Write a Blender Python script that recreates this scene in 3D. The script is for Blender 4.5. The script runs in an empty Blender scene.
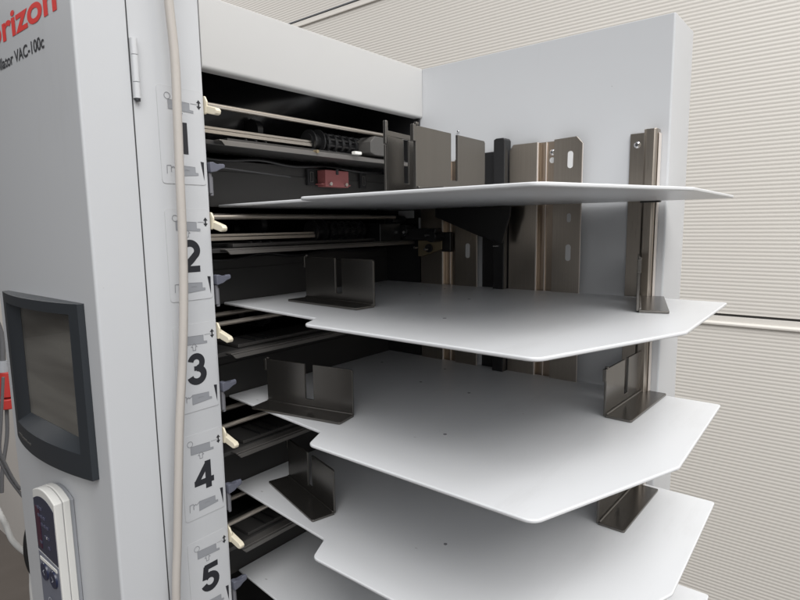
import bpy, bmesh, math, random
from mathutils import Vector, Matrix
random.seed(4)
scn = bpy.context.scene
col = scn.collection

# ------------------------------------------------------------------ materials
def new_mat(name):
    m = bpy.data.materials.new(name); m.use_nodes = True
    return m, m.node_tree.nodes, m.node_tree.links, m.node_tree.nodes['Principled BSDF']

def mat(name, color, rough=.5, metal=0., bump=0., bscale=900., var=.04, vscale=12., rvar=.0, coat=0., stretch=None, spec=.5):
    m, N, L, b = new_mat(name)
    b.inputs['Metallic'].default_value = metal
    b.inputs['Specular IOR Level'].default_value = spec
    b.inputs['Coat Weight'].default_value = coat
    b.inputs['Coat Roughness'].default_value = .12
    tc = N.new('ShaderNodeTexCoord')
    src = tc.outputs['Object']
    if stretch:
        mp = N.new('ShaderNodeMapping'); mp.inputs['Scale'].default_value = stretch
        L.new(src, mp.inputs['Vector']); src = mp.outputs['Vector']
    n1 = N.new('ShaderNodeTexNoise'); n1.inputs['Scale'].default_value = vscale; n1.inputs['Detail'].default_value = 6
    L.new(src, n1.inputs['Vector'])
    cr = N.new('ShaderNodeMix'); cr.data_type = 'RGBA'
    cr.inputs['A'].default_value = tuple(c*(1-var) for c in color)+(1,)
    cr.inputs['B'].default_value = tuple(min(1, c*(1+var)) for c in color)+(1,)
    L.new(n1.outputs['Fac'], cr.inputs['Factor']); L.new(cr.outputs['Result'], b.inputs['Base Color'])
    mr = N.new('ShaderNodeMapRange'); mr.inputs['To Min'].default_value = max(.02, rough-rvar); mr.inputs['To Max'].default_value = rough+rvar
    n2 = N.new('ShaderNodeTexNoise'); n2.inputs['Scale'].default_value = vscale*3; n2.inputs['Detail'].default_value = 4
    L.new(src, n2.inputs['Vector']); L.new(n2.outputs['Fac'], mr.inputs['Value']); L.new(mr.outputs['Result'], b.inputs['Roughness'])
    if bump:
        n3 = N.new('ShaderNodeTexNoise'); n3.inputs['Scale'].default_value = bscale; n3.inputs['Detail'].default_value = 2
        L.new(src, n3.inputs['Vector'])
        bp = N.new('ShaderNodeBump'); bp.inputs['Strength'].default_value = bump; bp.inputs['Distance'].default_value = .0004
        L.new(n3.outputs['Fac'], bp.inputs['Height']); L.new(bp.outputs['Normal'], b.inputs['Normal'])
    return m

M = {}
M['paint']   = mat('light_grey_enamel', (.53, .54, .555), .34, bump=.08, bscale=700, rvar=.01, var=.015, vscale=9)
M['beam']    = mat('beam_enamel', (.475, .473, .468), .34, bump=.08, bscale=700, rvar=.01, var=.015, vscale=9)
M['paint2']  = mat('cabinet_enamel', (.500, .511, .528), .32, bump=.08, bscale=700, rvar=.01, var=.02, vscale=6)
M['tray']    = mat('tray_enamel', (.635, .645, .66), .31, bump=.06, bscale=800, rvar=.0, var=.012, vscale=5)
M['label']   = mat('label_film', (.506, .516, .533), .27, var=.01)
M['black']   = mat('black_enamel', (.012, .012, .013), .38, bump=.2, rvar=.1)
M['blackp']  = mat('black_plastic', (.016, .016, .017), .3, rvar=.08)
M['matblack']= mat('matt_black', (.008, .008, .009), .75)
M['film']    = mat('black_film', (.010, .010, .011), .24, rvar=.05)
M['dark']    = mat('dark_grey_panel', (.030, .029, .028), .5, bump=.2)
M['deck']    = mat('deck_metal', (.085, .082, .08), .40, metal=.6, stretch=(2, 60, 60), rvar=.08)
M['lip']     = mat('lip_metal', (.22, .21, .20), .34, metal=.7, stretch=(2, 90, 90), rvar=.06)
M['rod']     = mat('brushed_rod', (.52, .475, .42), .30, metal=.9, stretch=(3, 200, 200), rvar=.08)
M['steel']   = mat('brushed_steel', (.42, .375, .325), .30, metal=1., stretch=(300, 300, 3), var=.12, vscale=4, rvar=.07)
M['steelwarm']= mat('steel_painted_warm_reflection', (.44, .36, .29), .32, metal=1., stretch=(300, 300, 3), var=.10, vscale=4, rvar=.05)  # warm reflection in the rail channel is painted into the base colour
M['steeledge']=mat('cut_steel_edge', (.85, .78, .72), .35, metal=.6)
M['zinc']    = mat('zinc_screw', (.75, .75, .76), .22, metal=1.)
M['guide']   = mat('dark_guide_metal', (.165, .156, .145), .25, metal=.90, bump=.02, bscale=900, var=.10, vscale=2.5, rvar=.0, stretch=(40, 8, 1))
M['cream']   = mat('cream_plastic', (.70, .64, .50), .42, var=.03)
M['blue']    = mat('blue_grey_plastic', (.105, .110, .140), .36, var=.05)
M['latch']   = mat('grey_latch', (.16, .16, .175), .3)
M['red']     = mat('red_plastic', (.27, .085, .085), .5)
M['greyblk'] = mat('grey_block', (.075, .072, .068), .45)
M['bronze']  = mat('bronze_bracket', (.26, .21, .13), .4, metal=.5)
M['white']   = mat('white_plastic', (.72, .71, .67), .4, var=.02)
M['ink']     = mat('black_ink', (.016, .017, .022), .4)
M['inkgrey'] = mat('grey_ink', (.27, .28, .30), .45)
M['inkline'] = mat('outline_ink', (.22, .225, .24), .45)
M['outline'] = mat('label_edge', (.44, .445, .45), .4)
M['logored'] = mat('red_logo_ink', (.68, .028, .022), .5, spec=.25)
M['gap']     = mat('dark_gap', (.03, .03, .032), .8)
M['bezel']   = mat('charcoal_bezel', (.024, .028, .033), .40, bump=.15, bscale=1500)
M['bezelin'] = mat('inner_bezel', (.012, .014, .017), .35)
M['cable']   = mat('beige_cable', (.44, .41, .38), .44, var=.07, vscale=22, bump=.3, bscale=120)
M['keypad']  = mat('navy_keypad', (.026, .030, .055), .3)
M['keypadg'] = mat('grey_keypad', (.15, .16, .20), .35)
M['btn']     = mat('dark_blue_button', (.015, .02, .05), .3)
M['keyink']  = mat('keypad_print', (.45, .47, .52), .4)
M['keyred']  = mat('keypad_red_strip', (.05, .012, .028), .35)
M['ivory']   = mat('ivory_plastic', (.62, .615, .59), .38, var=.02)
M['plug']    = mat('red_connector', (.40, .03, .025), .45)
M['wire']    = mat('grey_wire', (.10, .10, .105), .45)
M['wireb']   = mat('black_wire', (.012, .012, .013), .4)
M['wirew']   = mat('white_wire', (.5, .5, .49), .45)
M['wallplain'] = mat('plain_wall', (.62, .585, .545), .6, bump=.2, bscale=60, var=.05, vscale=1.5)
M['seal']    = mat('door_seal', (.09, .085, .08), .7)

def wear(m, streak, speck):
    N, L = m.node_tree.nodes, m.node_tree.links; b = N['Principled BSDF']
    src = b.inputs['Base Color'].links[0].from_socket
    tc = N.new('ShaderNodeTexCoord'); mp = N.new('ShaderNodeMapping'); mp.inputs['Scale'].default_value = streak; mp.inputs['Rotation'].default_value = (0, 0, .5)
    L.new(tc.outputs['Object'], mp.inputs['Vector'])
    n = N.new('ShaderNodeTexNoise'); n.inputs['Scale'].default_value = 6; n.inputs['Detail'].default_value = 8; n.inputs['Roughness'].default_value = .7
    L.new(mp.outputs['Vector'], n.inputs['Vector'])
    r = N.new('ShaderNodeMapRange'); r.inputs['From Min'].default_value = .58; r.inputs['From Max'].default_value = .78; r.inputs['To Max'].default_value = .16
    L.new(n.outputs['Fac'], r.inputs['Value'])
    mx = N.new('ShaderNodeMix'); mx.data_type = 'RGBA'; L.new(r.outputs['Result'], mx.inputs['Factor']); L.new(src, mx.inputs['A']); mx.inputs['B'].default_value = (.30, .29, .28, 1)
    n2 = N.new('ShaderNodeTexNoise'); n2.inputs['Scale'].default_value = 130; n2.inputs['Detail'].default_value = 1; L.new(tc.outputs['Object'], n2.inputs['Vector'])
    r2 = N.new('ShaderNodeMapRange'); r2.inputs['From Min'].default_value = speck; r2.inputs['From Max'].default_value = speck+.02; r2.inputs['To Max'].default_value = .5
    L.new(n2.outputs['Fac'], r2.inputs['Value'])
    mx2 = N.new('ShaderNodeMix'); mx2.data_type = 'RGBA'; L.new(r2.outputs['Result'], mx2.inputs['Factor']); L.new(mx.outputs['Result'], mx2.inputs['A']); mx2.inputs['B'].default_value = (.16, .155, .15, 1)
    L.new(mx2.outputs['Result'], b.inputs['Base Color'])
wear(M['tray'], (1, 5, 1), .815)
wear(M['paint2'], (3, 3, .6), .83); wear(M['paint'], (3, 3, .6), .83)

def screen_mat():
    m, N, L, b = new_mat('lcd_glass')
    tc = N.new('ShaderNodeTexCoord'); n = N.new('ShaderNodeTexNoise'); n.inputs['Scale'].default_value = 16; n.inputs['Detail'].default_value = 3
    mp = N.new('ShaderNodeMapping'); mp.inputs['Scale'].default_value = (1, .22, 1.5)
    L.new(tc.outputs['Object'], mp.inputs['Vector']); L.new(mp.outputs['Vector'], n.inputs['Vector'])
    r = N.new('ShaderNodeValToRGB'); r.color_ramp.elements[0].position = .38; r.color_ramp.elements[1].position = .62
    r.color_ramp.elements[0].color = (.040, .036, .031, 1); r.color_ramp.elements[1].color = (.150, .145, .130, 1)  # blurred reflection tones are painted into the glass colour
    L.new(n.outputs['Fac'], r.inputs['Fac']); L.new(r.outputs['Color'], b.inputs['Base Color'])
    sm = N.new('ShaderNodeTexNoise'); sm.inputs['Scale'].default_value = 30; L.new(tc.outputs['Object'], sm.inputs['Vector'])
    mr = N.new('ShaderNodeMapRange'); mr.inputs['To Min'].default_value = .04; mr.inputs['To Max'].default_value = .22
    L.new(sm.outputs['Fac'], mr.inputs['Value']); L.new(mr.outputs['Result'], b.inputs['Roughness'])
    b.inputs['Coat Weight'].default_value = .8; b.inputs['Coat Roughness'].default_value = .03
    return m
M['lcd'] = screen_mat()

def rib_mat():
    m, N, L, b = new_mat('ribbed_door_skin')
    tc = N.new('ShaderNodeTexCoord')
    n = N.new('ShaderNodeTexNoise'); n.inputs['Scale'].default_value = 1.4; n.inputs['Detail'].default_value = 5
    L.new(tc.outputs['Object'], n.inputs['Vector'])
    r = N.new('ShaderNodeMix'); r.data_type = 'RGBA'
    r.inputs['A'].default_value = (.70, .665, .615, 1); r.inputs['B'].default_value = (.74, .71, .66, 1)
    L.new(n.outputs['Fac'], r.inputs['Factor']); L.new(r.outputs['Result'], b.inputs['Base Color'])
    b.inputs['Roughness'].default_value = .5
    n3 = N.new('ShaderNodeTexNoise'); n3.inputs['Scale'].default_value = 180; L.new(tc.outputs['Object'], n3.inputs['Vector'])
    bp = N.new('ShaderNodeBump'); bp.inputs['Strength'].default_value = .15; bp.inputs['Distance'].default_value = .001
    L.new(n3.outputs['Fac'], bp.inputs['Height']); L.new(bp.outputs['Normal'], b.inputs['Normal'])
    return m
M['rib'] = rib_mat()

def floor_mat():
    m, N, L, b = new_mat('concrete_floor')
    tc = N.new('ShaderNodeTexCoord')
    n = N.new('ShaderNodeTexNoise'); n.inputs['Scale'].default_value = 3; n.inputs['Detail'].default_value = 9
    L.new(tc.outputs['Object'], n.inputs['Vector'])
    r = N.new('ShaderNodeValToRGB'); r.color_ramp.elements[0].color = (.085, .072, .06, 1); r.color_ramp.elements[1].color = (.15, .13, .115, 1)
    L.new(n.outputs['Fac'], r.inputs['Fac']); L.new(r.outputs['Color'], b.inputs['Base Color'])
    b.inputs['Roughness'].default_value = .45
    return m
M['floor'] = floor_mat()

# ------------------------------------------------------------------ helpers
def bm_box(bm, x0, x1, y0, y1, z0, z1):
    x0, x1 = min(x0, x1), max(x0, x1); y0, y1 = min(y0, y1), max(y0, y1); z0, z1 = min(z0, z1), max(z0, z1)
    v = [bm.verts.new(p) for p in ((x0,y0,z0),(x1,y0,z0),(x1,y1,z0),(x0,y1,z0),(x0,y0,z1),(x1,y0,z1),(x1,y1,z1),(x0,y1,z1))]
    for f in ((0,3,2,1),(4,5,6,7),(0,1,5,4),(1,2,6,5),(2,3,7,6),(3,0,4,7)): bm.faces.new([v[i] for i in f])

def round_poly(pts, radii, n=6):
    out = []
    for i, p in enumerate(pts):
        a = Vector(pts[i-1]); b = Vector(p); c = Vector(pts[(i+1) % len(pts)])
        r = radii[i] if isinstance(radii, (list, tuple)) else radii
        if r <= 0: out.append(tuple(b)); continue
        u = (a-b); w = (c-b); lu, lw = u.length, w.length; u.normalize(); w.normalize()
        ang = u.angle(w); t = min(r/math.tan(ang/2), lu*.49, lw*.49)
        p0 = b+u*t; p1 = b+w*t
        for k in range(n+1):
            s = k/n
            out.append(tuple((1-s)**2*p0+2*s*(1-s)*b+s*s*p1))
    return out

def bm_prism(bm, pts, axis, a0, a1):
    """2-D outline extruded along an axis; pts are the other two axes in xyz order"""
    def mk(p, t):
        if axis == 'z': return (p[0], p[1], t)
        if axis == 'y': return (p[0], t, p[1])
        return (t, p[0], p[1])
    A = [bm.verts.new(mk(p, a0)) for p in pts]; B = [bm.verts.new(mk(p, a1)) for p in pts]
    n = len(pts)
    bm.faces.new(A); bm.faces.new(B[::-1])
    for i in range(n): bm.faces.new((A[i], B[i], B[(i+1) % n], A[(i+1) % n]))

def bm_cyl(bm, p0, p1, r0, r1=None, n=24, caps=True):
    r1 = r0 if r1 is None else r1
    p0, p1 = Vector(p0), Vector(p1); d = (p1-p0).normalized()
    a = d.orthogonal().normalized(); b = d.cross(a)
    A = [bm.verts.new(p0+(a*math.cos(2*math.pi*i/n)+b*math.sin(2*math.pi*i/n))*r0) for i in range(n)]
    B = [bm.verts.new(p1+(a*math.cos(2*math.pi*i/n)+b*math.sin(2*math.pi*i/n))*r1) for i in range(n)]
    for i in range(n): bm.faces.new((A[i], A[(i+1) % n], B[(i+1) % n], B[i]))
    if caps: bm.faces.new(A[::-1]); bm.faces.new(B)

def catmull(pts, sub=8):
    P = [Vector(p) for p in pts]; P = [2*P[0]-P[1]]+P+[2*P[-1]-P[-2]]; out = []
    for i in range(1, len(P)-2):
        for k in range(sub):
            t = k/sub
            out.append(.5*((2*P[i])+(-P[i-1]+P[i+1])*t+(2*P[i-1]-5*P[i]+4*P[i+1]-P[i+2])*t*t+(-P[i-1]+3*P[i]-3*P[i+1]+P[i+2])*t**3))
    out.append(P[-2]); return out

def bm_tube(bm, pts, r, n=16, smooth_pts=True):
    C = catmull(pts) if smooth_pts else [Vector(p) for p in pts]
    rings = []; a = None
    for i, c in enumerate(C):
        d = (C[min(i+1, len(C)-1)]-C[max(i-1, 0)]).normalized()
        a = d.orthogonal().normalized() if a is None else (a-d*a.dot(d)).normalized()
        b = d.cross(a)
        rr = r[min(len(r)-1, int(i/(len(C)-1)*(len(r)-1)+.5))] if isinstance(r, (list, tuple)) else r
        rings.append([bm.verts.new(c+(a*math.cos(2*math.pi*k/n)+b*math.sin(2*math.pi*k/n))*rr) for k in range(n)])
    for A, B in zip(rings, rings[1:]):
        for k in range(n): bm.faces.new((A[k], A[(k+1) % n], B[(k+1) % n], B[k]))
    bm.faces.new(rings[0][::-1]); bm.faces.new(rings[-1])

def ribbon(bm, pts, w, y, place):
    """flat stroke of constant width, mitred; place(u, v, y) gives the 3-D point"""
    P = [Vector(p) for p in pts]; L_, R_ = [], []
    for i, p in enumerate(P):
        d0 = (p-P[i-1]).normalized() if i else (P[1]-p).normalized()
        d1 = (P[i+1]-p).normalized() if i < len(P)-1 else d0
        d = (d0+d1).normalized(); nrm = Vector((-d.y, d.x)); k = 1/max(.5, nrm.dot(Vector((-d0.y, d0.x))))
        L_.append(p+nrm*w/2*k); R_.append(p-nrm*w/2*k)
    a = [bm.verts.new(place(q.x, q.y, y)) for q in L_]; b = [bm.verts.new(place(q.x, q.y, y)) for q in R_]
    for i in range(len(P)-1): bm.faces.new((a[i], a[i+1], b[i+1], b[i]))

def arc(cx, cy, r, a0, a1, n=18, ry=None):
    ry = r if ry is None else ry
    return [(cx+r*math.cos(math.radians(a0+(a1-a0)*i/n)), cy+ry*math.sin(math.radians(a0+(a1-a0)*i/n))) for i in range(n+1)]

def finish(name, bm, m, parent=None, bevel=0., seg=2, smooth=True, recalc=True):
    if recalc: bmesh.ops.recalc_face_normals(bm, faces=bm.faces)
    me = bpy.data.meshes.new(name); bm.to_mesh(me); bm.free()
    me.materials.append(m)
    o = bpy.data.objects.new(name, me); col.objects.link(o)
    if parent is not None:
        o.parent = parent
        if parent.type == 'EMPTY' and parent.parent is None and not parent.get('local'):
            o.location = -parent.location
    if smooth:
        for p in me.polygons: p.use_smooth = True
        try: me.set_sharp_from_angle(angle=math.radians(38))
        except Exception: pass
    if bevel:
        b = o.modifiers.new('bevel', 'BEVEL'); b.width = bevel; b.segments = seg; b.limit_method = 'ANGLE'; b.angle_limit = math.radians(40)
        b.harden_normals = True
    return o

def split(o):
    """separate loose pieces of one mesh into sibling objects of the same kind"""
    bm = bmesh.new(); bm.from_mesh(o.data); left = set(bm.verts); groups = []
    while left:
        st = [left.pop()]; g = set(st)
        while st:
            v = st.pop()
            for e in v.link_edges:
                w = e.other_vert(v)
                if w in left: left.discard(w); g.add(w); st.append(w)
        groups.append(g)
    out = [o]
    for g in groups[1:]:
        b2 = bmesh.new(); mp = {v: b2.verts.new(v.co) for v in g}
        for f in bm.faces:
            if f.verts[0] in g: nf = b2.faces.new([mp[v] for v in f.verts]); nf.smooth = f.smooth
        me = bpy.data.meshes.new(o.name); b2.to_mesh(me); b2.free(); me.materials.append(o.data.materials[0])
        try: me.set_sharp_from_angle(angle=math.radians(38))
        except Exception: pass
        c = o.copy(); c.data = me; col.objects.link(c); out.append(c)
    g0 = groups[0]; bmesh.ops.delete(bm, geom=[v for v in bm.verts if v not in g0], context='VERTS'); bm.to_mesh(o.data); bm.free()
    return out

def boxes(name, lst, m, parent=None, bevel=0., **k):
    bm = bmesh.new()
    for b in lst: bm_box(bm, *b)
    return finish(name, bm, m, parent, bevel, **k)

def thing(name, loc, label, cat, group=None, local=False):
    o = bpy.data.objects.new(name, None); col.objects.link(o); o.location = loc
    o.empty_display_size = .02
    o['label'] = label; o['category'] = cat
    if group: o['group'] = group
    if local: o['local'] = 1
    return o

def struct(o, label=None):
    o['kind'] = 'structure'
    if label: o['label'] = label
    return o

def copy_child(o, parent, dz=0.):
    c = o.copy(); col.objects.link(c); c.parent = parent
    c.location = o.location+Vector((0, 0, dz))
    for ch in o.children: copy_child(ch, c)
    return c

def text_mesh(body, offset=0., size=1.):
    cu = bpy.data.curves.new('t', 'FONT'); cu.body = body; cu.size = size; cu.offset = offset; cu.resolution_u = 6
    to = bpy.data.objects.new('t', cu); col.objects.link(to)
    bpy.context.view_layer.update()
    dg = bpy.context.evaluated_depsgraph_get()
    me = bpy.data.meshes.new_from_object(to.evaluated_get(dg))
    bpy.data.objects.remove(to); bpy.data.curves.remove(cu)
    return me
def bounds(me):
    xs = [v.co.x for v in me.vertices]; ys = [v.co.y for v in me.vertices]
    return min(xs), max(xs), min(ys), max(ys)
def place_text(name, body, anchor, a_width, xh_body, xh, offset, right_y, base_z, x, m, parent):
    """text on the cabinet's left face: anchor is the tail of body whose width is known, xh_body sets the height"""
    a = bounds(text_mesh(anchor, offset)); h = bounds(text_mesh(xh_body, offset)); me = text_mesh(body, offset); f = bounds(me)
    sx = a_width/(a[1]-a[0]); sy = xh/(h[3]-h[2])
    for v in me.vertices:
        u = (v.co.x-f[1])*sx; w = (v.co.y-h[2])*sy
        v.co = Vector((x, right_y-u, base_z+w))
    me.materials.clear(); me.materials.append(m); me.name = name
    o = bpy.data.objects.new(name, me); col.objects.link(o); o.parent = parent
    bm = bmesh.new(); bm.from_mesh(me)
    for fc in bm.faces:
        if fc.normal.x > 0: fc.normal_flip()
    bm.to_mesh(me); bm.free()
    return o

P = .1
Z = lambda k: -.17636-P*(k-1)
BOT = -2.95

# ------------------------------------------------------------------ setting
bm = bmesh.new(); bm_box(bm, -14, 14, -14, 16, BOT-.05, BOT)
struct(finish('floor', bm, M['floor'], smooth=False), 'brown grey concrete floor')

# ribbed sectional door behind the machine: horizontal ribs, a dark joint and a bright lip between sections
WX, RP = .90, .00875
def rib_section(bm, z0, z1, y0=-6., y1=3.3):
    n = max(1, int(round((z1-z0)/RP))); p = (z1-z0)/n; prof = []
    for i in range(n):
        for k in range(8):
            t = k/8; prof.append((z0+(i+t)*p, .00029*(1-math.cos(2*math.pi*t))**1.3/2**.3))
    prof.append((z1, 0.))
    A = [bm.verts.new((WX+d, y0, z)) for z, d in prof]; B = [bm.verts.new((WX+d, y1, z)) for z, d in prof]
    for i in range(len(prof)-1): bm.faces.new((A[i], B[i], B[i+1], A[i+1]))
SH = .9856
joints = [-.4206+SH*i for i in range(-2, 4)]
bm = bmesh.new(); bml = bmesh.new(); bmg = bmesh.new()
for j in joints:
    rib_section(bm, j+.003, j+SH-.026)
    # flat band under the joint with rolled lip at its lower edge
    bm_prism(bml, round_poly([(WX, j-.026), (WX-.0055, j-.025), (WX-.0055, j-.0195), (WX+.0015, j-.0165), (WX+.0015, j-.0035), (WX+.012, j-.0035), (WX+.012, j-.026)], [0, .002, .002, .001, .001, 0, 0], 4), 'y', -6, 3.3)
    bm_box(bmg, WX+.010, WX+.016, -6, 3.3, j-.004, j+.004)
w = struct(finish('wall', bm, M['rib'], smooth=True), 'cream horizontally ribbed sectional door wall')
struct(finish('joint_lip', bml, M['rib'], w)); struct(finish('joint_gap', bmg, M['seal'], w, smooth=False))
bm = bmesh.new(); bm_box(bm, WX-.02, WX+.12, 3.3, 14, BOT, 3.0)
struct(finish('wall', bm, M['wallplain'], smooth=False), 'plain beige wall')

# ------------------------------------------------------------------ collator
XC, XE, XT = -.42368, -.32035, .07747       # cabinet corner, opening edge, outer face of side panel
col_root = thing('collator', (-.17, .05, BOT), 'tall light grey collating machine with five open paper trays', 'collator')
TOP = .062

# cabinet
bm = bmesh.new()
bm_prism(bm, round_poly([(XC, 0), (XE-.0006, 0), (XE-.0006, .223), (XC, .223)], [.0028, .0008, .001, .003], 6), 'z', BOT+.02, TOP)
cab = finish('cabinet', bm, M['paint2'], col_root)
# service door lies a hair proud of the cabinet front, leaving a dark seam at its right edge
XS = -.3838
boxes('door_gap', [(XS-.0004, XS+.0004, -.0004, .002, BOT+.1, TOP-.002)], M['gap'], cab, smooth=False)
bm = bmesh.new()
for z in (-.074,):
    bm_cyl(bm, (-.3806, -.0022, z-.0225), (-.3806, -.0022, z-.0105), .0025)
    bm_cyl(bm, (-.3806, -.0022, z-.0100), (-.3806, -.0022, z+.0100), .0025)
    bm_cyl(bm, (-.3806, -.0022, z+.0105), (-.3806, -.0022, z+.0225), .0025)
    bm_box(bm, -.3832, -.3806, -.0015, -.0001, z-.0225, z+.0225)
hg = finish('hinge', bm, M['paint'], cab)
bm = bmesh.new(); bm_cyl(bm, (-.3806, -.0022, -.0985), (-.3806, -.0022, -.0966), .0021); finish('hinge_pin', bm, M['ink'], cab)

place_text('logo_lettering', 'Horizon', 'rizon', .1155, 'zon', .0150, .024, .0236, -.0362, XC-.0003, M['logored'], cab)
place_text('model_lettering', 'Collator VAC-100c', 'VAC-100c', .0640, 'VAC', .0098, .020, .0530, -.0572, XC-.0003, M['ink'], cab)

# top beam and its dark rolled lower edge
bm = bmesh.new(); bm_prism(bm, round_poly([(0, -.06114), (0, 0), (.215, 0), (.215, -.010), (.012, -.010), (.012, -.06114)], [.0035, .0010, 0, 0, 0, .001], 5), 'x', XE+.0003, -.0006)
finish('top_beam', bm, M['beam'], col_root)
# side panel: folded sheet box with light rounded edges
bm = bmesh.new(); bm_prism(bm, round_poly([(0, -.3012), (XT, -.3012), (XT, .223), (0, .223)], [.0022, .0035, .002, .002], 6), 'z', BOT+.02, .0)
sp = finish('side_panel', bm, M['paint'], col_root, bevel=.0008)
boxes('edge_fold', [(XT+.0002, XT+.0032, -.2995, -.285, BOT+.03, -.012)], M['paint'], sp, bevel=.0008)

# dark interior: liner box open to the front
bm = bmesh.new()
bm_box(bm, XE, -.0012, .205, .215, BOT+.1, -.0115)
bm_box(bm, XE, XE+.001, .003, .205, BOT+.1, -.0115)
bm_box(bm, -.0042, -.0012, .0035, .205, BOT+.1, -.0125)
bm_box(bm, XE+.0012, -.0045, .013, .204, -.0135, -.0115)
finish('interior_liner', bm, M['matblack'], col_root, smooth=False)
# glossy black film duct behind the first feed unit
bm = bmesh.new()
prev = None
rows = []
for i in range(25):
    x = XE+.004+i*(-.006-XE-.004)/24
    row = []
    for j in range(13):
        t = j/12; z = -.02-.10*t
        y = .080+.022*math.sin(x*17+t*2.0+.6)+.03*t*t
        row.append(bm.verts.new((x, y, z)))
    rows.append(row)
for a, b in zip(rows, rows[1:]):
    for j in range(12): bm.faces.new((a[j], b[j], b[j+1], a[j+1]))
finish('film_duct', bm, M['film'], col_root)

# ---- paper trays
tray_pts = [(-.273, .0585), (-.2887, -.0993), (-.3141, -.1116), (-.3164, -.3126), (-.1812, -.3626), (-.0055, -.3602), (-.0055, .0585)]
tray_pts_r = round_poly(tray_pts, [0, .006, .009, .011, .008, .0035, 0], 7)
bm = bmesh.new(); bm_prism(bm, tray_pts_r, 'z', Z(1)-.0016, Z(1)+.0012)
tray1 = finish('paper_tray', bm, M['tray'], col_root, bevel=.0011, seg=4)
bm = bmesh.new()
for (x, y) in ((-.067, .02), (-.1125, -.077), (-.1164, -.1433), (-.0488, -.0668), (-.23, -.19)):
    bm_cyl(bm, (x, y, Z(1)+.0011), (x, y, Z(1)+.0014), .0016, n=16)
split(finish('rivet', bm, M['latch'], tray1))

# ---- feed units: everything that repeats behind each tray
def part(name, bm, m, parent, bevel=0., **k): return finish(name, bm, m, parent, bevel, **k)
zo = lambda dz: Z(1)+dz            # heights given relative to the tray
f1 = thing('feed_unit', (0, 0, 0), 'x', 'x'); del f1['label']; del f1['category']
f1.parent = col_root; f1.location = -col_root.location
bm = bmesh.new(); bm_box(bm, XE+.002, -.0055, .0605, .20, Z(1)-.001, -.1295); bm_box(bm, XE+.002, -.0055, .0595, .0605, Z(1)-.001, -.141)
body1 = part('housing', bm, M['dark'], f1, .0006)
bm = bmesh.new(); bm_box(bm, -.2835, -.010, .0215, .0595, -.1175, -.1140); bm_box(bm, -.3180, -.010, .0180, .0700, -.1220, -.1180)
part('deck', bm, M['deck'], f1, .0006)
bm = bmesh.new()
bm_prism(bm, [(-.3010, -.1195), (-.2975, -.1235), (-.012, -.1235), (-.012, -.1195)], 'y', .006, .0085)
bm_box(bm, -.3010, -.012, .0085, .0178, -.1195, -.1182)
part('front_lip', bm, M['lip'], f1, .0004)
bm = bmesh.new(); bm_cyl(bm, (XE+.001, .012, -.0885), (-.046, .012, -.0885), .0023, n=20)
part('guide_rod', bm, M['rod'], f1)
bm = bmesh.new(); bm_cyl(bm, (XE+.001, .052, -.0865), (-.05, .052, -.0865), .0026, n=20)
dshaft = part('drive_shaft', bm, M['rod'], f1)
bm = bmesh.new(); bm_box(bm, XE+.001, -.171, .027, .031, -.1068, -.1042); bm_box(bm, XE+.001, -.171, .026, .030, -.1108, -.1072)
cbar = split(part('cross_bar', bm, M['rod'], f1, .0004))
bm = bmesh.new()
bm_cyl(bm, (-.172, .034, -.104), (-.090, .034, -.104), .0085, n=32)
for i in range(6): bm_cyl(bm, (-.149+i*.0112, .034, -.104), (-.1455+i*.0112, .034, -.104), .0118, n=32)
for i in range(9):
    a_ = i*2*math.pi/9; bm_cyl(bm, (-.150, .034+.0100*math.cos(a_), -.104+.0100*math.sin(a_)), (-.089, .034+.0100*math.cos(a_), -.104+.0100*math.sin(a_)), .0014, n=8)
bm_cyl(bm, (-.170, .034, -.104), (-.1680, .034, -.104), .0128, n=32); bm_cyl(bm, (-.1575, .034, -.104), (-.1558, .034, -.104), .0142, n=32)
part('feed_roller', bm, M['blackp'], f1)
# low ribs on the deck, drive belt with two pulleys and a wire loom
bm = bmesh.new()
for x in (-.262, -.250, -.238, -.150, -.138): bm_box(bm, x, x+.0016, .022, .056, -.1140, -.1125)
split(part('deck_rib', bm, M['black'], f1, .0003))
bm = bmesh.new()
bm_cyl(bm, (-.2250, .062, -.0960), (-.2180, .062, -.0960), .0115, n=28); bm_cyl(bm, (-.2250, .110, -.1010), (-.2180, .110, -.1010), .0090, n=28)
split(part('pulley', bm, M['black'], f1))
bm = bmesh.new(); bm_prism(bm, [(.062, -.0840), (.110, -.0915), (.110, -.0905), (.062, -.0828)], 'x', -.2240, -.2190); bm_prism(bm, [(.062, -.1082), (.110, -.1107), (.110, -.1097), (.062, -.1072)], 'x', -.2240, -.2190)
split(part('belt', bm, M['blackp'], f1))
bm = bmesh.new(); bm_tube(bm, [(-.31, .058, -.128), (-.27, .052, -.131), (-.22, .056, -.127), (-.18, .050, -.131), (-.12, .055, -.1275), (-.06, .052, -.130), (-.02, .056, -.128)], .0016, n=10)
part('wire_loom', bm, M['wireb'], f1)
# cream clip that ends the guide rod
bm = bmesh.new()
bm_prism(bm, round_poly([(.010, -.0850), (.004, -.0910), (-.0145, -.0962), (-.0165, -.0985), (-.0155, -.1012), (-.0125, -.1020), (.006, -.0975), (.010, -.0950)], .0014, 4), 'x', -.3195, -.3145)
bm_prism(bm, round_poly([(.012, -.0845), (.000, -.0845), (-.0030, -.0895), (-.0010, -.1000), (.012, -.0990)], .002, 4), 'x', -.3200, -.3182)
lv = part('release_lever', bm, M['cream'], f1, .0009, seg=3)
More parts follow.
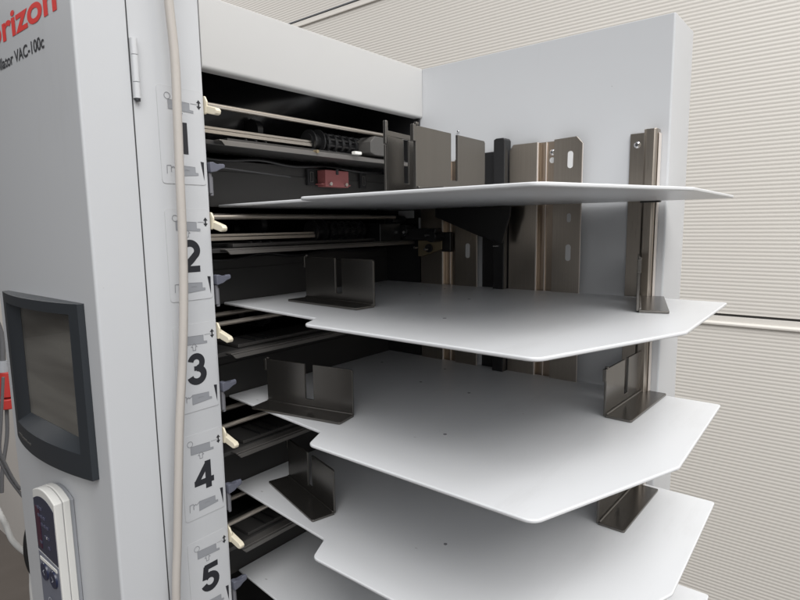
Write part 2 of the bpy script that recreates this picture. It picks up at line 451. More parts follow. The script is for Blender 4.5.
# blue grey lever and latch under it
bm = bmesh.new()
bm_prism(bm, round_poly([(-.3195, -.1408), (-.3165, -.1405), (-.3125, -.1420), (-.3050, -.1420), (-.3045, -.1448), (-.3090, -.1462), (-.3130, -.1485), (-.3195, -.1500)], .0012, 4), 'y', -.003, .004)
bm_cyl(bm, (-.3090, .0005, -.1434), (-.3035, .0005, -.1432), .0021)
part('side_lever', bm, M['blue'], f1, .0007)
bm = bmesh.new(); bm_box(bm, -.3190, -.3165, .000, .004, -.168, -.150); bm_cyl(bm, (-.3165, .002, -.170), (-.3165, .002, -.153), .0016)
part('latch', bm, M['latch'], f1, .0006)
bm = bmesh.new(); bm_cyl(bm, (-.303, .012, -.1432), (-.20, .030, -.1452), .0008, n=10)
pwire = part('pull_wire', bm, M['gap'], f1)
for k in range(2, 6):
    copy_child(tray1, col_root, -P*(k-1))
    fk = copy_child(f1, col_root, -P*(k-1))
    for ch in list(fk.children):
        if ch.name.startswith('pull_wire') or (k > 2 and ch.name.startswith('cross_bar')): bpy.data.objects.remove(ch)
bpy.data.objects.remove(dshaft)
# a sixth tray sits just below
# parts seen only behind the top tray
bm = bmesh.new()
bm_box(bm, -.1350, -.0955, .044, .058, -.1515, -.1320)
bm_box(bm, -.1400, -.0900, .046, .057, -.1495, -.1478)
rb = part('sensor_block', bm, M['red'], f1, .0007)
bm = bmesh.new()
for x in (-.129, -.1025): bm_cyl(bm, (x, .0405, -.1485), (x, .0445, -.1485), .0022, n=18)
split(part('screw', bm, M['zinc'], rb))
bm = bmesh.new(); bm_box(bm, -.1175, -.1140, .0430, .0440, -.1370, -.1305); part('slot', bm, M['gap'], rb, smooth=False)
bm = bmesh.new(); bm_prism(bm, round_poly([(-.0985, -.1125), (-.0985, -.1000), (-.0900, -.0930), (-.0420, -.0930), (-.0420, -.1150), (-.0900, -.1150)], .001, 3), 'y', .004, .030)
part('motor_block', bm, M['greyblk'], f1, .0008)
boxes('white_stop', [(-.1300, -.1190, -.0005, .0055, -.1175, -.1142)], M['white'], f1, .0006)
bm = bmesh.new(); bm_cyl(bm, (-.1840, .010, -.1190), (-.1840, .0035, -.1190), .0018, n=18); part('pivot_screw', bm, M['bronze'], f1)
for x in (-.1470, -.0560):
    boxes('switch', [(x-.0055, x+.0055, .0555, .0594, -.1500, -.1310)], M['matblack'], f1, .0005)
    bm = bmesh.new(); bm_box(bm, x-.0022, x-.0016, .0545, .0554, -.1465, -.1345); bm_box(bm, x+.0016, x+.0022, .0545, .0554, -.1465, -.1345); bm_box(bm, x-.0016, x+.0016, .0545, .0554, -.1351, -.1345); bm_box(bm, x-.0016, x+.0016, .0545, .0554, -.1465, -.1459)
    part('switch_frame', bm, M['greyblk'], f1, smooth=False)

# linkage showing under the first tray, near the side panel
f2 = [c for c in col_root.children if c.name.startswith('feed_unit')][1]
def lk(name, bm, m, bevel=.0006):          # unit two is a copy lowered by one pitch: keep the geometry where it stands
    o = finish(name, bm, m, None, bevel); o.parent = f2; o.location = (0, 0, P); return o
bm = bmesh.new(); bm_prism(bm, [(-.0005, -.2185), (-.0385, -.2185), (-.0385, -.2300), (-.0060, -.2400), (-.0005, -.2395)], 'x', -.0135, -.0120)
mk = lk('link_plate', bm, M['bronze'])
bm = bmesh.new(); bm_cyl(bm, (-.0170, -.0195, -.2285), (-.0136, -.0195, -.2285), .0055)
bm2 = bm; lk('link_pin', bm2, M['blackp'])
bm = bmesh.new()
bm_box(bm, -.030, -.017, -.040, .020, -.2180, -.2030)
bm_cyl(bm, (-.032, -.034, -.2130), (-.012, -.034, -.2130), .0075)
bm_cyl(bm, (-.034, .010, -.2060), (-.012, .010, -.2060), .0080)
bm_cyl(bm, (-.040, .026, -.1930), (-.012, .026, -.1930), .0075)
bm_cyl(bm, (-.040, .040, -.1950), (-.012, .040, -.1950), .0065)
bm_box(bm, -.075, -.034, .012, .050, -.2230, -.1960)
bm_box(bm, -.011, -.005, -.050, -.036, -.2330, -.2080)
lk('linkage', bm, M['blackp'], .001)
bm = bmesh.new()
for (y, z) in ((.006, -.2075), (-.029, -.2115), (-.0275, -.2290), (-.011, -.2270)): bm_cyl(bm, (-.0355, y, z), (-.030, y, z), .0017, n=14)
split(lk('link_screw', bm, M['zinc'], 0))
bm = bmesh.new(); bm_box(bm, -.0090, -.0070, -.0185, .0020, -.2110, -.1890); bm_box(bm, -.0090, -.0070, .010, .036, -.1895, -.1795)
split(lk('through_light_plate', bm, M['paint']))  # pale plates added in place of light showing through the gaps

# black cover strip, flat plate and post on the inner face of the side panel
boxes('cover_strip', [(-.0045, -.0004, -.1262, -.0925, -1.3, -.1135)], M['black'], sp, .0006, smooth=False)
bm = bmesh.new(); bm_prism(bm, round_poly([(-.1160, -1.3), (-.1160, -.1025), (-.1190, -.1010), (-.1285, -.1010), (-.1305, -.1035), (-.1305, -1.3)], [0, .001, .001, .002, .001, 0], 3), 'x', -.0200, -.0048)
finish('post', bm, M['black'], sp, .001)
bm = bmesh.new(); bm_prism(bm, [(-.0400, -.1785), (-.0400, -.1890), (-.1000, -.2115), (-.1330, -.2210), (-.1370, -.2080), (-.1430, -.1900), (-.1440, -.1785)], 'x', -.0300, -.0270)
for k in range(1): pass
blk_plate = finish('black_plate', bm, M['black'], sp, .0006)  # flat black plate hung under the first tray
boxes('plate_screw', [(-.0215, -.0202, -.1245, -.1170, -.2250, -.2238)], M['zinc'], sp, smooth=False)

# ---- stainless support rails
def rail(name, y_shift, top, bottom=-1.3):
    r = thing(name, (0, 0, 0), 'x', 'x'); del r['label']; del r['category']
    r.parent = col_root; r.location = -col_root.location
    s = y_shift
    # left plate with chamfered corner and its return
    X0 = -.0100
    bm = bmesh.new(); bm_prism(bm, [(-.1315+s, bottom), (-.1315+s, top-.0065), (-.1360+s, top), (-.1655+s, top), (-.1655+s, bottom)], 'x', X0, X0+.0014)
    bm_box(bm, X0+.0014, -.0026, -.1655+s, -.1643+s, bottom, top)
    finish('left_plate', bm, M['steel'], r, .0003)
    bm = bmesh.new(); bm_box(bm, -.0022, -.0008, -.1900+s, -.1630+s, bottom, top+.0002)
    finish('back_flange', bm, M['steelwarm'], r, .0003)
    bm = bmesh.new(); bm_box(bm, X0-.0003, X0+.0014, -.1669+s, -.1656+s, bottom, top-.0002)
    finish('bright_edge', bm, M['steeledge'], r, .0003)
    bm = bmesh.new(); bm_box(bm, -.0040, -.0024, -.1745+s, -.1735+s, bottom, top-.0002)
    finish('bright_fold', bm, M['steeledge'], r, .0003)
    bm = bmesh.new(); bm_prism(bm, [(-.1862+s, bottom), (-.1862+s, top+.0006), (-.2115+s, top+.0016), (-.2178+s, top-.0055), (-.2178+s, bottom)], 'x', X0-.0014, X0)
    bm_box(bm, X0, -.0008, -.1876+s, -.1862+s, bottom, top)
    finish('right_plate', bm, M['steel'], r, .0003)
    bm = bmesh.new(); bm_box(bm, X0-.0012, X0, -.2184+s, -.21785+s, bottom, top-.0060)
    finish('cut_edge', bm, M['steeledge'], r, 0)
    return r
RA = rail('support_rail', 0, -.1088)
RB = rail('support_rail', .1290, -.1200)
def rail_holes(r, s, first):
    bm = bmesh.new()
    for k in range(0, 3):
        for z, h, w_ in ((-.1310, .0060, .0030), (-.1930, .0026, .0022)):
            zz = z-P*k
            pts = [(-.2050+s+w_*math.cos(a)*1.0, zz+(h if math.sin(a) > 0 else -h)+w_*math.sin(a)) for a in [i*math.pi/10 for i in range(20)]]
            bm_prism(bm, pts, 'x', -.0118, -.0113)
    split(finish('slot_hole', bm, M['holeback'], r, smooth=False))
M['holeback'] = mat('panel_seen_through_slot', (.62, .62, .62), .5)
rail_holes(RA, 0, 0); rail_holes(RB, .1290, 0)
def pan_screw(x, y, z, parent, r=.0033):
    bm = bmesh.new()
    bm_cyl(bm, (x, y, z), (x-.0008, y, z), r, r, n=24); bm_cyl(bm, (x-.0008, y, z), (x-.0022, y, z), r*.98, r*.55, n=24)
    o = finish('screw', bm, M['zinc'], parent)
    bm = bmesh.new(); bm_box(bm, x-.0025, x-.0021, y-r*.42, y+r*.42, z-r*.09, z+r*.09); bm_box(bm, x-.0026, x-.0020, y-r*.09, y+r*.09, z-r*.42, z+r*.42)
    finish('cross_slot', bm, M['gap'], parent, smooth=False)
pan_screw(-.0022, -.1805, -.1205, RA)
bm = bmesh.new(); bm_cyl(bm, (-.0026, -.1805, -.1290), (-.0021, -.1805, -.1290), .0032); finish('round_hole', bm, M['holeback'], RA)
pan_screw(-.0006, -.0555, -.0840, sp, .0016)

rc = thing('support_rail', (0, 0, 0), 'x', 'x'); del rc['label']; del rc['category']
rc.parent = col_root; rc.location = -col_root.location
boxes('back_flange', [(-.0022, -.0008, -.2815, -.2640, -1.3, -.1098)], M['steel'], rc, .0003)
bm = bmesh.new(); bm_prism(bm, round_poly([(-.0022, -.2800), (-.0120, -.2800), (-.0135, -.2830), (-.0135, -.2900), (-.0120, -.2925), (-.0008, -.2925), (-.0008, -.2800)], [0, .002, .001, .001, .002, 0, 0], 4), 'z', -1.3, -.1080)
finish('front_fold', bm, M['steel'], rc, .0004)
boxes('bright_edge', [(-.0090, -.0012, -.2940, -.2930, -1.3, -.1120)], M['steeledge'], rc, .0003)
boxes('cap', [(-.0150, -.0100, -.2985, -.2795, -.1795, -.1779)], M['black'], rc, .0003)
pan_screw(-.0022, -.2712, -.1212, rc)

# ---- number labels: outline, digit, two small diagrams and a wedge
def pl(u, v, y): return (u, -y, v)
def digit_strokes(n):
    if n == 1: return None
    if n == 2: return [(arc(.375, .70, .265, 172, -38, ry=.245), .185), ([(.60, .575), (.40, .37), (.20, .20), (.125, .085)], .185), ([(.045, .082), (.72, .082)], .168)]
    if n == 3: return [(arc(.355, .725, .215, 168, -80, ry=.215), .17), (arc(.355, .295, .255, 88, -168, ry=.235), .185), ([(.26, .525), (.40, .525)], .13)]
    if n == 4: return [([(.545, 0), (.545, 1)], .185), ([(.0, .285), (.76, .285)], .165), ([(.075, .30), (.535, .93)], .15)]
    if n == 5: return [([(.17, .905), (.70, .905)], .17), ([(.235, .95), (.165, .46)], .17), (arc(.365, .335, .255, 138, -165, ry=.25), .185)]
labels = []
for k in range(1, 6):
    d = -P*(k-1)
    bm = bmesh.new(); L0, L1, B0, T0 = -.3638, -.3226, -.1612, -.0820
    outl = round_poly([(L0, B0), (L1, B0), (L1, T0), (L0, T0)], .0035, 5)
    bm_prism(bm, [(x, z+d) for x, z in outl], 'y', -.0003, .0002)
    lab = finish('number_label', bm, M['outline'], col_root, smooth=False)
    ins = round_poly([(L0+.0003, B0+.0003), (L1-.0003, B0+.0003), (L1-.0003, T0-.0003), (L0+.0003, T0-.0003)], .0032, 5)
    bm = bmesh.new(); bm_prism(bm, [(x, z+d) for x, z in ins], 'y', -.0004, -.0001)
    finish('face', bm, M['label'], lab, smooth=False)
    # digit
    bm = bmesh.new(); H = .0262; cx, cz = -.3430, -.1228+d
    ox, oz = cx-.375*H, cz-.5*H
    if k == 1:
        pts = [(.34, 0), (.55, 0), (.55, 1), (.40, 1), (.345, .87), (.25, .81), (.12, .80), (.12, .67), (.34, .67)]
        v = [bm.verts.new((ox+a*H, -.00055, oz+b*H)) for a, b in pts]; bm.faces.new(v)
    else:
        for i, (st, wd) in enumerate(digit_strokes(k)):
            ribbon(bm, [(ox+a*H, oz+b*H) for a, b in st], wd*H*1.24, .00055+.00003*i, pl)
    bmesh.ops.recalc_face_normals(bm, faces=bm.faces)
    finish('digit', bm, M['ink'], lab, smooth=False, recalc=False)
    # grey stack diagrams
    bm = bmesh.new()
    def poly(pts, y=-.00055):
        v = [bm.verts.new((a, y, b+d)) for a, b in pts]; bm.faces.new(v)
    poly([(-.3545, -.0925), (-.3352, -.0932), (-.3352, -.0988), (-.3318, -.0990), (-.3318, -.1010), (-.3545, -.1000)])
    poly([(-.3496, -.1455), (-.3330, -.1462), (-.3330, -.1510), (-.3303, -.1512), (-.3303, -.1530), (-.3496, -.1545)])
    split(finish('stack_diagram', bm, M['inkgrey'], lab, smooth=False))
    bm = bmesh.new()
    ribbon(bm, [(a, b+d) for a, b in arc(-.3548, -.0898, .0026, 0, 360, 20)], .0005, .00060, pl)
    ribbon(bm, [(a, b+d) for a, b in [(-.3340, -.0932), (-.3275, -.0932)]], .0004, .00062, pl)
    ribbon(bm, [(a, b+d) for a, b in [(-.3545, -.0925), (-.3352, -.0932), (-.3352, -.0988), (-.3318, -.0990), (-.3318, -.1010), (-.3545, -.1000), (-.3545, -.0925)]], .0003, .00064, pl)
    ribbon(bm, [(a, b+d) for a, b in [(-.3447, -.0996), (-.3475, -.1025), (-.3460, -.1025), (-.3460, -.1058), (-.3434, -.1058), (-.3434, -.1025), (-.3419, -.1025), (-.3447, -.0996)]], .0005, .00066, pl)
    finish('line_diagram', bm, M['inkline'], lab, smooth=False); bm = bmesh.new()
    ribbon(bm, [(a, b+d) for a, b in [(-.3590, -.1530), (-.3588, -.1462), (-.3555, -.1460), (-.3548, -.1475)]], .0006, .00060, pl)
    ribbon(bm, [(a, b+d) for a, b in [(-.3552, -.1515), (-.3552, -.1482), (-.3535, -.1468), (-.3520, -.1478), (-.3496, -.1462)]], .0006, .00068, pl)
    ribbon(bm, [(a, b+d) for a, b in [(-.3496, -.1455), (-.3330, -.1462), (-.3330, -.1510), (-.3303, -.1512), (-.3303, -.1530), (-.3496, -.1545), (-.3496, -.1455)]], .0003, .00064, pl)
    ribbon(bm, [(a, b+d) for a, b in [(-.3440, -.1497), (-.3415, -.1490), (-.3385, -.1495)]], .0004, .00070, pl)
    finish('line_diagram', bm, M['inkline'], lab, smooth=False)
    bm = bmesh.new()
    poly([(-.3262, -.0890), (-.3284, -.0918), (-.3269, -.0918), (-.3269, -.0944), (-.3284, -.0944), (-.3262, -.0972), (-.3240, -.0944), (-.3255, -.0944), (-.3255, -.0918), (-.3240, -.0918)], -.0006)
    finish('arrow_mark', bm, M['ink'], lab, smooth=False)
    bm = bmesh.new(); poly([(-.3275, -.1410), (-.3243, -.1414), (-.3247, -.1575)], -.0006)
    finish('wedge_mark', bm, M['ink'], lab, smooth=False)
    labels.append(lab)

# ---- touch screen on the left face: bezel bulges outward in the middle
scr = thing('x', (0, 0, 0), 'x', 'x'); del scr['label']; del scr['category']; scr.name = 'touch_screen'
scr.parent = col_root; scr.location = -col_root.location
Y0, Y1, ZB, ZT = .0225, .1930, -.4030, -.2562
def bulge(y, base=.0055, mx=.0095):
    t = (y-(Y0+Y1)/2)/((Y1-Y0)/2); return XC-(base+mx*(1-t*t))
bm = bmesh.new(); n = 28
ys = [Y0+(Y1-Y0)*i/n for i in range(n+1)]
iy0, iy1, iz0, iz1 = Y0+.012, Y1-.020, ZB+.021, ZT-.009
def strip(z0, z1, a, b):
    yy = [a+(b-a)*i/n for i in range(n+1)]
    for i in range(n):
        y, y2 = yy[i], yy[i+1]
        q = [(bulge(y), y, z0), (bulge(y2), y2, z0), (bulge(y2), y2, z1), (bulge(y), y, z1)]
        bm.faces.new([bm.verts.new(p) for p in q])
strip(ZB, iz0, Y0, Y1); strip(iz1, ZT, Y0, Y1); strip(iz0, iz1, Y0, iy0); strip(iz0, iz1, iy1, Y1)
for i in range(n):
    for z in (ZB, ZT):
        bm.faces.new([bm.verts.new(p) for p in ((bulge(ys[i]), ys[i], z), (bulge(ys[i+1]), ys[i+1], z), (XC-.0002, ys[i+1], z), (XC-.0002, ys[i], z))])
for y in (Y0, Y1):
    bm.faces.new([bm.verts.new(p) for p in ((bulge(y), y, ZB), (bulge(y), y, ZT), (XC-.0002, y, ZT), (XC-.0002, y, ZB))])
# inner reveal walls sloping to the glass
gx = XC-.0030
gy0, gy1, gz0, gz1 = iy0+.002, iy1-.016, iz0+.010, iz1-.003
yy = [iy0+(iy1-iy0)*i/n for i in range(n+1)]; gg = [gy0+(gy1-gy0)*i/n for i in range(n+1)]
for i in range(n):
    for z, gz in ((iz0, gz0), (iz1, gz1)):
        bm.faces.new([bm.verts.new(p) for p in ((bulge(yy[i]), yy[i], z), (bulge(yy[i+1]), yy[i+1], z), (gx, gg[i+1], gz), (gx, gg[i], gz))])
for y, gy in ((iy0, gy0), (iy1, gy1)):
    bm.faces.new([bm.verts.new(p) for p in ((bulge(y), y, iz0), (bulge(y), y, iz1), (gx, gy, gz1), (gx, gy, gz0))])
bmesh.ops.remove_doubles(bm, verts=bm.verts, dist=1e-6)
bz = finish('bezel', bm, M['bezel'], scr, .0012, seg=3)
boxes('display', [(gx+.0002, gx+.0022, gy0-.002, gy1+.002, gz0-.002, gz1+.002)], M['lcd'], scr, smooth=False)
bm = bmesh.new()
for i in range(8): bm_box(bm, bulge(.172-.006*i)-.0004, bulge(.172-.006*i)+.001, .170-.006*i, .1735-.006*i, ZB+.0085, ZB+.0098+.0004*(i % 3))
finish('bezel_print', bm, M['keyink'] if False else M['greyblk'], bz, smooth=False)

# ------------------------------------------------------------------ control handset on the left face
hx = -.4408
hs = thing('control_handset', (XC-.008, .103, -.62), 'white handset with navy keypad mounted below the touch screen', 'control handset')
def hs_prof(y0, y1, zb, zt, cr):
    ym = (y0+y1)/2
    pts = [(y0, zb), (y1, zb)]
    for i in range(17):
        t = i/16; y = y1+(y0-y1)*t; s = (y-ym)/((y1-y0)/2)
        pts.append((y, zt-cr*(abs(s)**2.0)))
    return pts
bm = bmesh.new(); bm_prism(bm, hs_prof(.0790, .1290, -.62, -.4300, .0065), 'x', hx, hx+.0072)
hb = finish('front_shell', bm, M['ivory'], hs, .0011, seg=3)
bm = bmesh.new(); bm_prism(bm, hs_prof(.0788, .1292, -.62, -.4297, .0065), 'x', hx+.0075, hx+.0135)
finish('rear_shell', bm, M['ivory'], hs, .0010)
bm = bmesh.new(); bm_prism(bm, hs_prof(.0800, .1280, -.619, -.4310, .0065), 'x', hx+.0030, XC-.0002)
finish('holder', bm, M['inkgrey'], hs, .0006)
def hs_face(z0, z1, top, m, name, x):
    bm = bmesh.new()
    if top: pts = [(.0815, z0)]+[(.1275, z0+.002)]+[(.1275-(.0460)*i/12, z1-.0065*abs((i/12-.5)*2)**2.0) for i in range(13)]
    else: pts = [(.0815, z0), (.1275, z0), (.1275, z1+.002), (.0815, z1)]
    bm_prism(bm, pts, 'x', x, x+.0006)
    return finish(name, bm, m, hs, .0002)
kp = hs_face(-.4960, -.4375, True, M['keypad'], 'indicator_panel', hx-.0003)
kg = hs_face(-.612, -.4975, False, M['keypadg'], 'key_panel', hx-.0003)
bm = bmesh.new(); bm_box(bm, hx-.0007, hx-.0002, .1150, .1245, -.4900, -.4500); finish('red_strip', bm, M['keyred'], kp, smooth=False)
bm = bmesh.new()
for i, z in enumerate((-.4495, -.4570, -.4645, -.4745, -.4835)):
    for j in range(4):
        if (i*3+j*2) % 5 in (1, 4): continue
        y = .1165-.0062*j
        bm_box(bm, hx-.0010, hx-.0004, y-.0019, y+.0019, z-.0012, z+.0012)
finish('panel_print', bm, mat('dim_print', (.07, .07, .11), .4), kp, smooth=False)
bm = bmesh.new(); bm_box(bm, hx-.0006, hx-.0002, .0980, .1060, -.4762, -.4740); finish('white_mark', bm, M['white'], kp, smooth=False)
bm = bmesh.new(); bm_box(bm, hx-.0008, hx-.0002, .0850, .1235, -.5030, -.5000); finish('white_line', bm, M['white'], kg, smooth=False)
for y, z in ((.1150, -.5125), (.0945, -.5125)):
    bm = bmesh.new(); bm_cyl(bm, (hx-.0002, y, z), (hx-.0016, y, z), .0085, .0080, n=32)
    bt = finish('button', bm, M['btn'], hs)
    bm = bmesh.new(); s = 1 if y > .1 else -1
    pr = lambda u, v, q: (hx-.0018, y-u, z+v)
    ribbon(bm, [(s*.0018, .0028), (-s*.0016, 0), (s*.0018, -.0028)], .0009, 0, pr)
    finish('button_symbol', bm, M['keyink'], bt, smooth=False, recalc=False)
bm = bmesh.new(); pr = lambda u, v, q: (hx-.0012, .1060-u, -.5400+v)
ribbon(bm, arc(0, 0, .0050, 0, 360, 24), .0009, 0, pr); ribbon(bm, [(0, -.0015), (0, .0035)], .0009, 0, pr); finish('key_symbol', bm, M['keyink'], kg, smooth=False, recalc=False)

# ------------------------------------------------------------------ beige cable hanging in front of the labels
bm = bmesh.new()
cp = [(-.3570, -.0135, .075), (-.3560, -.0130, .030), (-.3545, -.012, -.0186), (-.3524, -.012, -.0636), (-.3535, -.012, -.1106), (-.3547, -.012, -.1587), (-.3558, -.012, -.208),
      (-.3584, -.012, -.2583), (-.3630, -.012, -.3092), (-.3692, -.012, -.3603), (-.3741, -.012, -.4124), (-.3787, -.012, -.4653), (-.3837, -.012, -.5188), (-.386, -.012, -.60), (-.385, -.013, -.80)]
bm_tube(bm, cp, .0036, n=20)
cb = finish('cable', bm, M['cable'], None)
cb['label'] = 'thick beige cable hanging down in front of the numbered labels'; cb['category'] = 'cable'

# ------------------------------------------------------------------ paper guides (movable, stand on the trays)
GL, GH, GT, GD = .102, .0450, .0022, .026
def guide_meshes():
    t = thing('paper_guide', (0, 0, 0), 'x', 'paper guide', 'dark metal paper guides standing on the trays', local=True)
    sx0, sx1, sz = GL*.465, GL*.465+.0098, .0100
    outer = [(0, GT*.5), (GL, GT*.5), (GL, GH-.0015), (GL-.0015, GH), (sx1, GH), (sx1, sz), (sx0, sz), (sx0, GH), (.003, GH), (.0, GH-.001)]
    bm = bmesh.new(); bm_prism(bm, outer, 'y', -GT, 0)
    finish('upright', bm, M['guide'], t, .0004)
    bm = bmesh.new(); bm_prism(bm, round_poly([(-.001, -GT), (GL+.001, -GT), (GL+.001, -GD), (-.001, -GD)], [0, 0, .002, .002], 4), 'z', .0001, .0023)
    bm_cyl(bm, (0.0005, -GT-.0008, .0026), (GL-.0005, -GT-.0008, .0026), .0012, n=12)
    finish('foot', bm, M['guide'], t, .0004)
    bm = bmesh.new(); bm_box(bm, -.0034, -.0001, -GT-.0006, .0004, GH-.0110, GH+.0006); bm_box(bm, -.0002, .003, -GT-.0008, -.0002, GH+.0002, GH+.0022)
    finish('end_tab', bm, M['guide'], t, .0006)
    return t
g0 = guide_meshes()
gl = [
    ((-.2070, .0020), (-.2140, -.1050), 2, 'dark metal slotted paper guide at the left of the second tray, left edge of the bright front'),
    ((-.2620, .0040), (-.2430, -.0940), 3, 'dark brown slotted paper guide at the left of the third tray, beside number 3'),
    ((-.2240, .0220), (-.2510, -.0762), 4, 'turned dark slotted paper guide on the left of the fourth tray, beside number 4'),
    ((-.1143, -.3085), (-.0165, -.2800), 2, 'edge-on dark paper guide in front of the narrow rail on the second tray'),
    ((-.1080, -.2815), (-.0060, -.2850), 3, 'glossy paper guide on the right of the third tray by the side panel'),
    ((-.1176, -.2818), (-.0140, -.2840), 4, 'black paper guide on the right of the fourth tray, half hidden by the tray above'),
    ((-.2925, -.2070), (-.1950, -.2025), 1, 'wide brown grey slotted paper guide standing upright on the top tray'),
]
gl[0] = gl[0][:3]+('dark metal slotted paper guide on the left of the second tray, beside number 2',)
for i, (a, b, k, lab) in enumerate(gl):
    if i == 0: o = g0
    else:
        o = g0.copy(); col.objects.link(o)
        for ch in g0.children: c = ch.copy(); col.objects.link(c); c.parent = o
    o.location = (a[0], a[1], Z(k)+.0013); o.rotation_euler = (0, 0, math.atan2(b[1]-a[1], b[0]-a[0]))
    o['label'] = lab; o['category'] = 'paper guide'
# the one behind it, turned so that its foot points away
o = thing('paper_guide', (-.2945, -.1850, Z(1)+.0013), 'shadowed paper guide at the left end of the top tray, behind the wide one', 'paper guide', 'dark metal paper guides standing on the trays', local=True)
o.rotation_euler = (0, 0, math.radians(6))
bm = bmesh.new(); bm_prism(bm, [(0, 0), (.078, 0), (.078, .040), (.030, .040), (.030, .008), (.0225, .008), (.0225, .040), (0, .0405)], 'y', 0, .0016); bm_box(bm, 0, .078, .0001, .0015, .0402, .0440)
finish('upright', bm, M['guide'], o, .0004)
bm = bmesh.new(); bm_box(bm, 0, .078, .0016, .018, .0002, .0018); finish('foot', bm, M['guide'], o, .0004)
bm = bmesh.new(); bm_box(bm, -.0030, -.0002, -.0014, .0016, .034, .0505); finish('end_tab', bm, M['guide'], o, .0008)
bm = bmesh.new(); bm_box(bm, -.0024, -.0004, -.0004, .0014, .0002, .0338); finish('edge_strip', bm, M['guide'], o, .0004)

# ------------------------------------------------------------------ things far behind on the left
pg = thing('cable_connector', (-.155, 1.2, -.655), 'red plug connector hanging on a grey cable behind the machine', 'connector')
bm = bmesh.new()
bm_cyl(bm, (-.152, 1.2, -.615), (-.150, 1.2, -.550), .022, .022, n=28); bm_cyl(bm, (-.154, 1.2, -.644), (-.154, 1.2, -.618), .026, n=28); bm_box(bm, -.134, -.118, 1.185, 1.215, -.640, -.575)
finish('shell', bm, M['plug'], pg, .003)
bm = bmesh.new(); bm_cyl(bm, (-.158, 1.2, -.550), (-.157, 1.2, -.522), .016, .012, n=24); finish('gland', bm, M['inkgrey'], pg)
bm = bmesh.new(); bm_tube(bm, [(-.157, 1.2, -.525), (-.154, 1.2, -.46), (-.166, 1.2, -.40), (-.19, 1.2, -.30), (-.2, 1.2, -.1)], .0065, n=12); finish('lead', bm, M['wire'], pg)
bm = bmesh.new(); bm_tube(bm, [(-.160, 1.2, -.650), (-.166, 1.2, -.72), (-.183, 1.2, -.80), (-.19, 1.2, -.86)], .0045, n=12); finish('tail', bm, M['wire'], pg)

def loose(name, pts, r, m, label):
    bm = bmesh.new(); bm_tube(bm, pts, r, n=12); o = finish(name, bm, m); o['label'] = label; o['category'] = 'cable'; return o
# points worked out on the vertical plane y = 1.0 behind the machine
loose('cable', [(-.215, 1.0, -.52), (-.228, 1.0, -.62), (-.236, 1.0, -.682), (-.228, 1.0, -.719), (-.216, 1.0, -.759), (-.202, 1.0, -.786), (-.175, 1.0, -.78)], .0032, M['wire'], 'thin grey cable curving up behind the cabinet edge')
loose('cable', [(-.262, 1.004, -.60), (-.245, 1.004, -.68), (-.226, 1.004, -.746), (-.210, 1.004, -.786), (-.193, 1.004, -.822), (-.17, 1.004, -.85)], .0032, M['wire'], 'thin grey cable sloping straight down to the cabinet edge')
loose('cable', [(-.262, 1.03, -.76), (-.249, 1.0, -.827), (-.240, 1.0, -.860), (-.232, 1.0, -.897), (-.215, 1.0, -.930), (-.197, 1.0, -.954), (-.17, 1.0, -.97)], .0060, M['wirew'], 'white cable drooping past the wall foot towards the cabinet')
loose('cable', [(-.185, .99, -.90), (-.200, .99, -.94), (-.205, .99, -.998), (-.208, .99, -1.059), (-.21, .99, -1.3)], .0050, M['wirew'], 'white cable hanging straight down beside the cabinet edge')
loose('cable', [(-.180, .97, -.815), (-.195, .97, -.840), (-.205, .97, -.866), (-.213, .97, -.897), (-.215, .97, -.936), (-.209, .97, -.973), (-.195, .97, -.999), (-.17, .97, -1.01)], .0062, M['wireb'], 'black cable loop bulging out behind the cabinet edge')
loose('cable', [(-.165, .96, -.860), (-.190, .96, -.885), (-.200, .96, -.925), (-.196, .96, -.965), (-.175, .96, -.985)], .0062, M['wireb'], 'inner black cable loop nearest the cabinet edge')

# ------------------------------------------------------------------ light, world, camera
w = bpy.data.worlds.new('World'); scn.world = w; w.use_nodes = True
N, L = w.node_tree.nodes, w.node_tree.links
bg = N['Background']
tc = N.new('ShaderNodeTexCoord'); sp_ = N.new('ShaderNodeSeparateXYZ'); L.new(tc.outputs['Generated'], sp_.inputs['Vector'])
rp = N.new('ShaderNodeValToRGB'); mr = N.new('ShaderNodeMapRange'); mr.inputs['From Min'].default_value = -1; mr.inputs['From Max'].default_value = 1
L.new(sp_.outputs['Z'], mr.inputs['Value']); L.new(mr.outputs['Result'], rp.inputs['Fac'])
e = rp.color_ramp.elements
e[0].position = 0; e[0].color = (.10, .09, .08, 1); e[1].position = 1; e[1].color = (.85, .87, .92, 1)
x = e.new(.42); x.color = (.16, .15, .14, 1); x = e.new(.52); x.color = (.36, .36, .36, 1); x = e.new(.70); x.color = (.62, .64, .68, 1)
my = N.new('ShaderNodeMapRange'); my.inputs['From Min'].default_value = -.9; my.inputs['From Max'].default_value = .4; my.inputs['To Min'].default_value = 2.3; my.inputs['To Max'].default_value = .55
L.new(sp_.outputs['Y'], my.inputs['Value'])
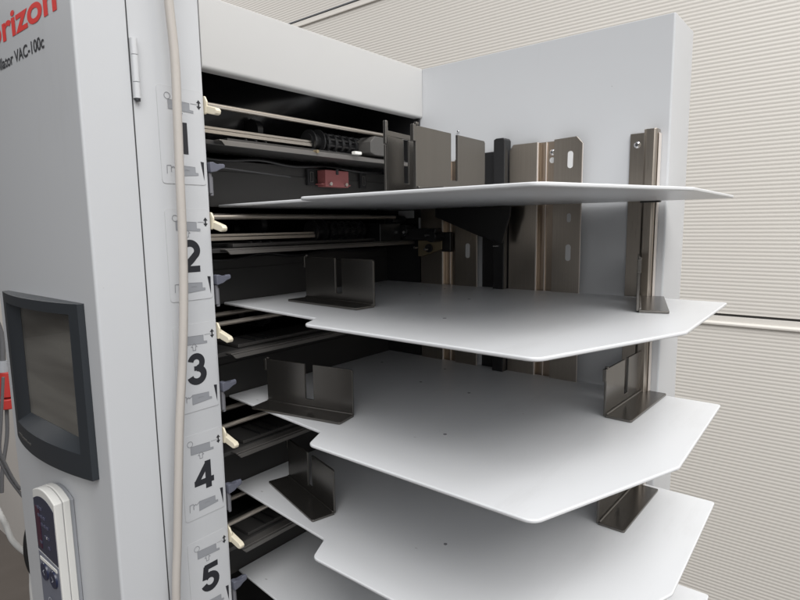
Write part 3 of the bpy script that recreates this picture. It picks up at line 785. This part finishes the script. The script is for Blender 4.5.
vm = N.new('ShaderNodeVectorMath'); vm.operation = 'SCALE'; L.new(rp.outputs['Color'], vm.inputs[0]); L.new(my.outputs['Result'], vm.inputs['Scale'])
L.new(vm.outputs['Vector'], bg.inputs['Color']); bg.inputs['Strength'].default_value = .5

def area(name, loc, target, sx, sy, power, color=(1, 1, 1)):
    l = bpy.data.lights.new(name, 'AREA'); l.shape = 'RECTANGLE'; l.size = sx; l.size_y = sy; l.energy = power; l.color = color
    o = bpy.data.objects.new(name, l); col.objects.link(o); o.location = loc
    o.rotation_euler = (Vector(target)-Vector(loc)).to_track_quat('-Z', 'Y').to_euler()
    return o
area('window_light', (-1.5, -2.2, 2.5), (-.1, -.1, -.3), 3.2, 2.2, 138, (1, .985, .96))
area('side_fill_light', (-3.0, -1.9, .75), (-.1, -.2, -.25), 2.0, 1.8, 19, (1, .99, .97))  # added fill from the left, not a real window; lifts left-facing sides
area('far_wall_fill', (-.6, 3.9, 1.8), (.6, 4.6, -1.6), 1.6, 1.6, 70, (1, .97, .93))  # unseen fill lamp added to brighten the plain wall far left
area('ceiling_light', (.1, -1.5, 2.6), (.1, -.3, -.3), 2.2, 1.6, 44, (.985, .99, 1))

cam = bpy.data.cameras.new('camera'); co = bpy.data.objects.new('camera', cam); col.objects.link(co)
f_px, yaw, pit, rol = 565.299, .89299, -.13231, -.01428
fw = Vector((math.sin(yaw)*math.cos(pit), math.cos(yaw)*math.cos(pit), math.sin(pit))); rt = Vector((math.cos(yaw), -math.sin(yaw), 0)); up = rt.cross(fw)
r_ = rt*math.cos(rol)+up*math.sin(rol); u_ = -rt*math.sin(rol)+up*math.cos(rol)
m4 = Matrix((( r_.x, u_.x, -fw.x, -.61255), (r_.y, u_.y, -fw.y, -.4509), (r_.z, u_.z, -fw.z, -.19792), (0, 0, 0, 1)))
co.matrix_world = m4
cam.sensor_width = 36; cam.lens = f_px/800*36; cam.clip_start = .01; cam.clip_end = 100
scn.camera = co
scn.view_settings.view_transform = 'Standard'; scn.view_settings.look = 'None'; scn.view_settings.exposure = 0; scn.view_settings.gamma = 1
